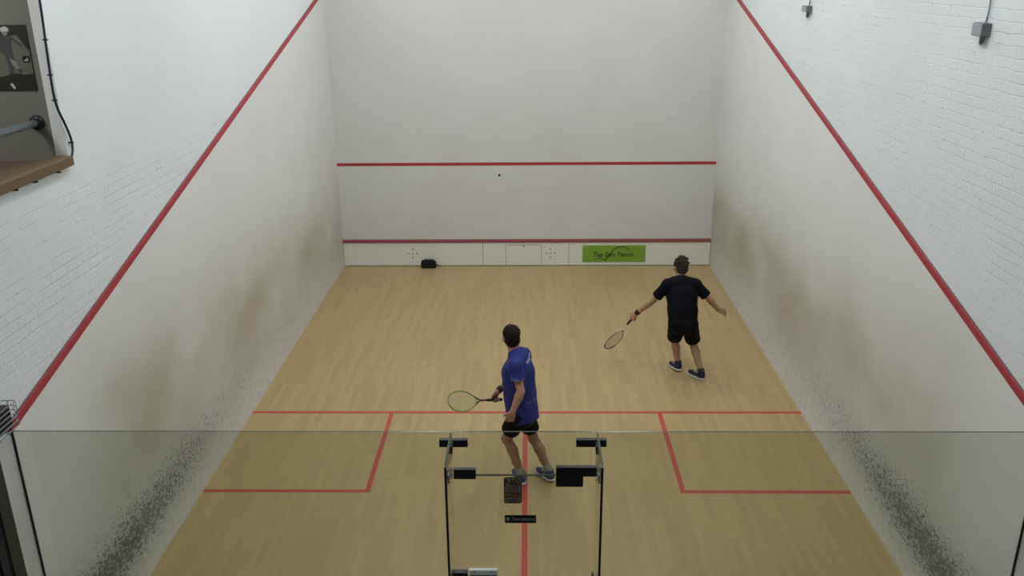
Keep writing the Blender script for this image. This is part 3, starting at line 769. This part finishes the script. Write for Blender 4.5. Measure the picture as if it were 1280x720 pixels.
def figure(name, label, J, mats, H=.0055):
    root = thing(name, label, 'person', (J['pelvis'][0], J['pelvis'][1], 0))
    up = nz(J['head_up']); fw = nz(np.array(J['face'])-up*np.dot(J['face'], up)); rt = np.cross(fw, up)
    hc = np.array(J['head'], float)
    allp = np.array([v for k, v in J.items() if isinstance(v, tuple) and len(v) == 3 and k not in ('face', 'head_up', 'toeL', 'toeR', 'fwd') and not k.startswith('h_')])
    lo = allp.min(0)-.26; hi = allp.max(0)+.26; lo[2] = -.02
    F = Field(lo, hi, H)
    s_sh = nz(np.array(J['shR'])-np.array(J['shL'])); s_hp = nz(np.array(J['hipR'])-np.array(J['hipL'])); s_md = nz(s_sh+s_hp)
    pel, neck, chest = [np.array(J[k], float) for k in ('pelvis', 'neck', 'chest')]
    waist = lerp(pel, chest, .45)+np.array(J.get('waist_off', (0, 0, 0)))
    shm = lerp(J['shL'], J['shR'], .5)
    F.eseg(pel-[0, 0, .04], waist, s_hp, .155, .135, .105, .095)
    F.eseg(waist, chest, s_md, .135, .155, .095, .108)
    F.eseg(chest, lerp(shm, neck, .3), s_sh, .155, .12, .108, .07)
    for s in 'LR':
        sh, el, wr = [np.array(J[k+s], float) for k in ('sh', 'el', 'wr')]
        F.cone(lerp(neck, hc, .08), sh, .045, .052, .04); F.cone(sh, lerp(sh, el, .45), .054, .047); F.cone(lerp(sh, el, .45), el, .047, .036)
        F.cone(el, lerp(el, wr, .25), .036, .040); F.cone(lerp(el, wr, .25), wr, .040, .0255)
        hp, kn, an = [np.array(J[k+s], float) for k in ('hip', 'kn', 'an')]
        F.cone(hp, lerp(hp, kn, .5), .083, .069, .03); F.cone(lerp(hp, kn, .5), kn, .069, .050)
        bk = -nz(J['fwd']); cm = lerp(kn, an, .3)+bk*.016
        F.cone(kn, cm, .048, .053); F.cone(cm, lerp(kn, an, .65), .053, .040); F.cone(lerp(kn, an, .6), an, .041, .034)
        F.ell(kn-bk*.014, (.042, .042, .05)); toe = nz(J['toe'+s]); F.cone(an+[0, 0, -.01], an+toe*.1+[0, 0, -.035], .036, .026)
    F.ell(pel-nz(J['fwd'])*.035+s_hp*.06-[0, 0, .04], (.07, .07, .08)); F.ell(pel-nz(J['fwd'])*.035-s_hp*.06-[0, 0, .04], (.07, .07, .08))
    # neck and head
    F.cone(neck-up*.02, hc-up*.055-fw*.012, .056, .052, .025)
    A = [rt, fw, up]
    F.ell(hc+up*.025-fw*.008, (.074, .094, .088), A, .02)                       # skull
    F.ell(hc-up*.035+fw*.022, (.058, .066, .062), A, .025)                      # face
    F.ell(hc-up*.082+fw*.050, (.030, .026, .020), A, .022)                      # chin
    F.ell(hc+up*.012+fw*.082, (.045, .012, .010), A, .012)                      # brow
    for q in (-1, 1):
        F.ell(hc-up*.004+fw*.094+rt*q*.030, (.017, .014, .012), A, .010, 'd')   # eye socket
        F.ell(hc-up*.030+fw*.066+rt*q*.038, (.022, .022, .018), A, .016)        # cheek
        F.ell(hc-up*.008-fw*.004+rt*q*.078, (.007, .018, .031), A, .006)        # ear
        F.ell(hc-up*.004+fw*.004+rt*q*.086, (.005, .009, .016), A, .004, 'd')
    F.cone(hc+up*.002+fw*.088, hc-up*.030+fw*.110, .008, .012, .008); F.ell(hc-up*.034+fw*.098, (.017, .012, .009), A, .006)
    F.ell(hc-up*.058+fw*.085, (.023, .010, .011), A, .008)
    for s in 'LR':
        hd = J['h_'+s]; hand(F, J['wr'+s], hd['d'], hd['n'], hd['s'], hd['curl'], hd.get('spread', 0), hd.get('sc', 1.0), hd.get('thumb', (.8, .5)))
    F.mesh('body', mats['skin'], root)
    # eyes, lips, hair
    for q in (-1, 1):
        b = MB(); c_ = hc-up*.004+fw*.0785+rt*q*.030; b.ball(tuple(c_), .0105, 'eye_white', 14, 10); c2 = c_+fw*.0058; b.ball(tuple(c2), .0058, 'iris', 10, 8)
        b.build('eye', root)
    b = Field(hc-.15, hc+.15, .003); b.ell(hc-up*.0545+fw*.094, (.021, .006, .0042), A, .002); b.ell(hc-up*.0625+fw*.0925, (.019, .006, .0045), A, .002); b.mesh('lips', mats['lips'], root)
    G = Field(hc-.2, hc+.2, .004)
    G.ell(hc+up*.033-fw*.014, (.083+J.get('hair_w', 0), .100, .091+J.get('hair_h', 0)), A, .02)
    G.ell(hc-up*.030-fw*.045, (.070, .055, .06), A, .03)
    pf = hc+fw*.072-up*.012
    def fc(X, Y, Z):
        n_ = fw*.9-up*.45; return -((X-pf[0])*n_[0]+(Y-pf[1])*n_[1]+(Z-pf[2])*n_[2])
    G.add(fc, hc-.2, hc+.2, .008, 'd', 0)
    for q in (-1, 1): G.ell(hc-up*.012+fw*.004+rt*q*.085, (.02, .022, .036), A, .006, 'd')
    rs = np.random.RandomState(J.get('seed', 3))
    for i in range(J.get('tufts', 26)):
        a1, a2 = rs.uniform(0, 2*math.pi), rs.uniform(.05, 1.35)
        dr = up*math.cos(a2)+(rt*math.cos(a1)-fw*abs(math.sin(a1)) if rs.rand() < .7 else rt*math.cos(a1)+fw*math.sin(a1)*.7)*math.sin(a2)
        p = hc+up*.03-fw*.012+nz(dr)*.080; tl = J.get('tuft', .012)*rs.uniform(.6, 1.4)
        tip = p+nz(nz(dr)+nz(rs.normal(size=3))*.6)*(.016+tl); G.cone(p, tip, .014, .004, .012)
    G.mesh('hair', mats['hair'], root, .0022, 260)
    # shirt
    Sx = Field(lo, hi, .006); hem = np.array(J['hem'], float); O = .017
    tl = nz(pel-chest)
    Sx.eseg(chest, hem, s_md, .172, J.get('hem_w', .190), .124+J.get('bulk', 0), J.get('hem_d', .140), .03, flat=1)
    Sx.eseg(waist, chest, s_md, .155, .172, .118+J.get('bulk', 0), .124+J.get('bulk', 0), .05)
    Sx.eseg(chest, lerp(shm, neck, .25), s_sh, .172, .120, .124, .074, .03)
    Sx.eseg(lerp(chest, shm, .5), lerp(shm, neck, .0), s_sh, .17, .130, .118, .088, .04)
    for s in 'LR':
        sh, el = np.array(J['sh'+s], float), np.array(J['el'+s], float)
        Sx.cone(lerp(neck, hc, -.12), sh, .058, .069, .05)
        cl = J.get('sleeve', .62); Sx.cone(sh, lerp(sh, el, cl), .066, J.get('sleeve_r', .066), .025, flat=True)
        Sx.cone(lerp(sh, el, cl*.93), lerp(sh, el, cl*1.12), .048, .050, .004, op='d')
    Sx.mesh('shirt', mats['shirt'], root, J.get('wr_amp', .0035), 34)
    # shorts
    Q = Field(lo, hi, .006)
    for q in (-1, 1): Q.ell(pel-nz(J['fwd'])*.04+s_hp*.06*q-[0, 0, .04], (.09, .09, .10), None, .03)
    Q.eseg(lerp(pel, waist, .35), pel-[0, 0, .05], s_hp, .158, .172, .115, .130, .03)
    for s in 'LR':
        hp, kn = np.array(J['hip'+s], float), np.array(J['kn'+s], float); e = J.get('short', .72)
        Q.cone(hp, lerp(hp, kn, e), .098, J.get('short_r', .098), .03, flat=True)
    for s in 'LR':
        hp, kn = np.array(J['hip'+s], float), np.array(J['kn'+s], float); e = J.get('short', .72)
        Q.cone(lerp(hp, kn, e-.07), lerp(hp, kn, e+.15), .076, .082, .004, op='d')
    Q.mesh('shorts', mats['shorts'], root, .003, 30)
    # socks and shoes
    for s in 'LR':
        an, kn = np.array(J['an'+s], float), np.array(J['kn'+s], float); toe = nz(J['toe'+s])
        K = Field(an-.2, an+.22, .005); K.cone(lerp(an, kn, .02), lerp(an, kn, J.get('sock', .16)), .042, .045, .01, flat=True)
        K.mesh('sock', mats['sock'], root)
        td = nz((toe[0], toe[1], toe[2])); sd = nz(np.cross(td, (0, 0, 1))); un_ = np.cross(sd, td); Af = [td, sd, un_]
        sole0 = an-un_*(J.get('ankle_h', .085))
        U = Field(an-.30, an+.30, .005)
        U.ell(sole0+td*.02+un_*.045, (.075, .040, .045), Af, .03); U.ell(sole0+td*.115+un_*.035, (.095, .045, .032), Af, .03)
        U.cone(sole0+un_*.05+td*-.005, an+un_*.012, .044, .043, .02, flat=False)
        U.cone(an+un_*.03, an+un_*.12, .034, .036, .006, op='d')
        def under(X, Y, Z, c_=sole0, n_=un_): return (X-c_[0])*n_[0]+(Y-c_[1])*n_[1]+(Z-c_[2])*n_[2]-.018
        U.add(under, an-.3, an+.3, 0, 'd', 0)
        sho = U.mesh('shoe', mats['shoe'], root)
        Sm = Field(an-.30, an+.30, .005)
        Sm.ell(sole0+td*.005+un_*.014, (.068, .041, .05), Af, .03); Sm.ell(sole0+td*.13+un_*.014, (.092, .048, .05), Af, .05); Sm.ell(sole0+td*.065+un_*.014, (.085, .038, .05), Af, .03)
        Sm.add(under and (lambda X, Y, Z, c_=sole0, n_=un_: -((X-c_[0])*n_[0]+(Y-c_[1])*n_[1]+(Z-c_[2])*n_[2]-.024)), an-.3, an+.3, .004, 'd', 0)
        Sm.add(lambda X, Y, Z, c_=sole0, n_=un_: ((X-c_[0])*n_[0]+(Y-c_[1])*n_[1]+(Z-c_[2])*n_[2]), an-.3, an+.3, .004, 'd', 0)
        so = Sm.mesh('sole', 'sole', sho); 
    return root

PI = math.pi
# player in black, far right, lunging and facing the front wall, racket in the left hand
far = dict(head=(1.925, 5.50, 1.378), head_up=(.0, .12, 1), face=(-.45, .9, -.1), fwd=(-.15, .98, 0),
    neck=(1.928, 5.43, 1.245), chest=(1.934, 5.33, 1.06), pelvis=(1.945, 5.19, .79),
    shL=(1.762, 5.37, 1.200), shR=(2.098, 5.37, 1.200), elL=(1.602, 5.42, .972), wrL=(1.404, 5.53, .746),
    elR=(2.270, 5.33, 1.018), wrR=(2.415, 5.45, .835), hipL=(1.868, 5.22, .745), hipR=(2.030, 5.19, .745),
    knL=(1.905, 5.50, .40), anL=(1.955, 5.42, .105), knR=(2.122, 5.40, .40), anR=(2.206, 5.18, .090),
    toeL=(-.35, .92, -.1), toeR=(-.62, .78, 0), hem=(1.948, 5.19, .70), hem_w=.186, sleeve=.80, sleeve_r=.067, short=.80, short_r=.098,
    tufts=60, tuft=.022, hair_w=.002, hair_h=.008, seed=5, sock=.12)
far['h_L'] = dict(d=(-.62, .15, -.75), n=(.5, .5, -.6), s=(-.6, .3, -.4), curl=(1.2, 1.25, .7), sc=1.05)
far['h_R'] = dict(d=(.80, .40, -.42), n=(-.3, .3, -.8), s=(.2, .7, .4), curl=(.15, .2, .15), spread=.16, sc=1.08, thumb=(.55, .9))
PF = figure('person', 'person in black shirt and shorts lunging with a racket by the right wall', far,
       dict(skin='skin', hair='hair_grey', shirt='shirt_black', shorts='short_black', shoe='shoe_navy', sock='sock_dark', lips='lips'))
# player in blue, nearer, striding to the left, racket out in the right hand
near = dict(head=(-.130, 2.92, 1.535), head_up=(-.03, .04, 1), face=(-.45, .89, -.05), fwd=(-.8, .6, 0),
    neck=(-.085, 2.89, 1.400), chest=(-.062, 2.86, 1.19), pelvis=(-.036, 2.80, .80), waist_off=(-.0, 0, 0),
    shL=(-.085, 2.70, 1.335), shR=(-.005, 3.02, 1.30), elL=(-.033, 2.600, 1.115), wrL=(-.112, 2.545, .925),
    elR=(-.10, 3.16, 1.03), wrR=(-.2695, 3.046, .888), hipL=(-.072, 2.72, .79), hipR=(.002, 2.87, .76),
    knL=(-.178, 2.84, .475), anL=(-.030, 2.78, .098), knR=(.088, 3.00, .385), anR=(.250, 2.84, .098),
    toeL=(-.42, .90, 0), toeR=(-.62, .78, -.02), hem=(-.015, 2.79, .72), hem_w=.178, hem_d=.158, bulk=.022, sleeve=.60, sleeve_r=.070, short=.62, short_r=.092,
    tufts=24, tuft=.004, hair_w=-.004, hair_h=.006, seed=8, sock=.20)
near['h_L'] = dict(d=(-.30, .10, -.9), n=(-.4, .7, .1), s=(-.8, .0, .3), curl=(.5, .6, .4), sc=1.05)
near['h_R'] = dict(d=(-.461, .124, -.880), n=(.518, -.768, -.379), s=(-.72, -.63, .29), curl=(1.25, 1.25, .7), sc=1.0)
PN = figure('person', 'person in blue printed shirt and dark shorts striding across the short line', near,
       dict(skin='skin_b', hair='hair_dark', shirt='shirt_blue', shorts='short_navy', shoe='shoe_grey', sock='sock_grey', lips='lips'))
for par, p0, p1 in ((PF, (1.404, 5.53, .746), (1.602, 5.42, .972)), (PN, (-.2695, 3.046, .888), (-.10, 3.16, 1.03))):
    b = MB(); p0 = V(p0); d = (V(p1)-p0).normalized(); b.tube([p0+d*.0, p0+d*.012, p0+d*.05, p0+d*.062], [.029, .0335, .0355, .032], 'wrist', 16)
    b.build('wristband', par)

def racket(lab, butt, tip, facing, mats, throat_open=True):
    butt = V(butt); tip = V(tip); A = (tip-butt).normalized(); Ln = .685
    N = V(facing); N = (N-A*N.dot(A)).normalized(); Wd = A.cross(N)
    t_ = thing('squash_racket', lab, 'racket', butt)
    def P(a, w, n=0): return butt+A*a+Wd*w+N*n
    hl, hw = .355, .112; c0 = Ln-hl/2-.003
    ring = []
    for k in range(48):
        a = 2*PI*k/48; x = math.cos(a); w = math.sin(a)
        sh_ = 1-.20*(1-x)*.5*(1 if x < 0 else 1)      # narrower towards the throat
        ring.append(P(c0+hl/2*x, hw*w*sh_*(1 if x > -.2 else 1-.25*((-x-.2)/.8)**2)))
    b = MB(); b.tube(ring, .0062, mats[0], 8, closed=True); fr = b.build('frame', t_)
    b = MB(); k1 = c0-hl/2
    b.tube([P(.17, 0), P(k1-.09, 0), P(k1-.05, .0)], .0085, mats[3], 10)
    b.tube([P(k1-.06, 0), P(k1-.02, .014), P(k1+.03, .046)], .0065, mats[3], 8); b.tube([P(k1-.06, 0), P(k1-.02, -.014), P(k1+.03, -.046)], .0065, mats[3], 8)
    b.build('shaft', t_)
    b = MB(); b.tube([P(0, 0), P(.006, 0), P(.18, 0), P(.20, 0)], [.0155, .0165, .0145, .011], mats[1], 12); b.build('grip', t_)
    b = MB(); ns = 15
    def halfw(a):
        x = max(-1, min(1, (a-c0)/(hl/2))); w = math.sqrt(max(0, 1-x*x)); return hw*w*(1-.2*(1-x)*.5)*(1 if x > -.2 else 1-.25*((-x-.2)/.8)**2)
    for i in range(1, 22):
        a = c0-hl/2+hl*i/22; w = halfw(a); b.tube([P(a, -w), P(a, w)], .0011, mats[2], 4, caps=False)
    for i in range(-7, 8):
        w = i*.0135; ok = [c0-hl/2+hl*q/60 for q in range(61) if halfw(c0-hl/2+hl*q/60) > abs(w)]
        if len(ok) > 2: b.tube([P(ok[0], w), P(ok[-1], w)], .0011, mats[2], 4, caps=False)
    b.build('strings', t_)
    b = MB(); b.tube([ring[k % 48]+A*.002 for k in range(-7, 8)], .0078, mats[1] if mats[0] == 'frame_grey' else mats[0], 8); b.build('bumper', t_)
    return t_
racket('pale green strung racket held out by the person in blue', (-.235, 3.085, .782), (-.745, 2.64, .985), (.25, -.75, .62), ('frame_green', 'grip', 'string', 'grip'))
racket('brownish racket with a white shaft, swung low by the person in black', (1.403, 5.541, .732), (1.038, 5.766, .11), (.58, -.72, .35), ('frame_grey', 'grip', 'string_w', 'shaft_white'))

# ------------------------------------------------------------------ lights
k = 0
names = {(-1, 1.2): 'left, back', (1, 1.2): 'right, back', (-1, 4.6): 'left, middle', (1, 4.6): 'right, middle', (-1, 7.6): 'left, front', (1, 7.6): 'right, front'}
for (sx, y), where in names.items():
    x = sx*1.55
    l = thing('ceiling_light', 'white fluorescent ceiling light over the court: %s of the six' % where, 'ceiling light', (x, y, H), 'court ceiling lights')
    b = MB(); b.box((x-.32, y-.75, H-.10), (x+.32, y+.75, H-.001), 'whitemetal'); b.build('housing', l, .01)
    b = MB(); b.box((x-.29, y-.72, H-.112), (x+.29, y+.72, H-.101), 'lamp'); b.build('diffuser', l)
l = thing('ceiling_light', 'single ceiling light over the viewing gallery behind the court', 'ceiling light', (0, -3.6, H))
b = MB(); b.box((-.62, -3.75, H-.08), (.62, -3.45, H-.001), 'whitemetal'); b.build('housing', l, .01)
b = MB(); b.box((-.6, -3.73, H-.09), (.6, -3.47, H-.081), 'lamp_gallery'); b.build('diffuser', l)
l = thing('ceiling_light', 'added unseen ceiling light brightening the side room beyond the gallery opening', 'ceiling light', (-4.2, .1, 5.45))  # out-of-view fill light, added to brighten the side room wall and jamb
b = MB(); b.box((-4.5, -.5, 5.40), (-3.9, .7, 5.449), 'whitemetal'); b.build('housing', l, .008)
b = MB(); b.box((-4.47, -.47, 5.39), (-3.93, .67, 5.399), 'fill_room'); b.build('diffuser', l)
w = bpy.data.worlds.new('world'); S.world = w; w.use_nodes = True
w.node_tree.nodes['Background'].inputs[0].default_value = (.5, .52, .55, 1); w.node_tree.nodes['Background'].inputs[1].default_value = .1

# ------------------------------------------------------------------ camera
cam = bpy.data.cameras.new('camera'); co = bpy.data.objects.new('camera', cam); COL.objects.link(co)
cam.sensor_width = 36; cam.lens = 36*1087.3/1280; cam.clip_start = .05; cam.clip_end = 60
f_ = V((-.01910046, .94078007, -.33847898)); r_ = V((.99981509, .01721828, -.00856274)); u_ = V((.00222763, .33857995, .94093499))
co.matrix_world = Matrix(((r_.x, u_.x, -f_.x, .0423), (r_.y, u_.y, -f_.y, -4.7745), (r_.z, u_.z, -f_.z, 4.8029), (0, 0, 0, 1)))
S.camera = co
S.view_settings.view_transform = 'Standard'; S.view_settings.look = 'None'; S.view_settings.gamma = 1; S.view_settings.use_curve_mapping = False
S.view_settings.exposure = .04
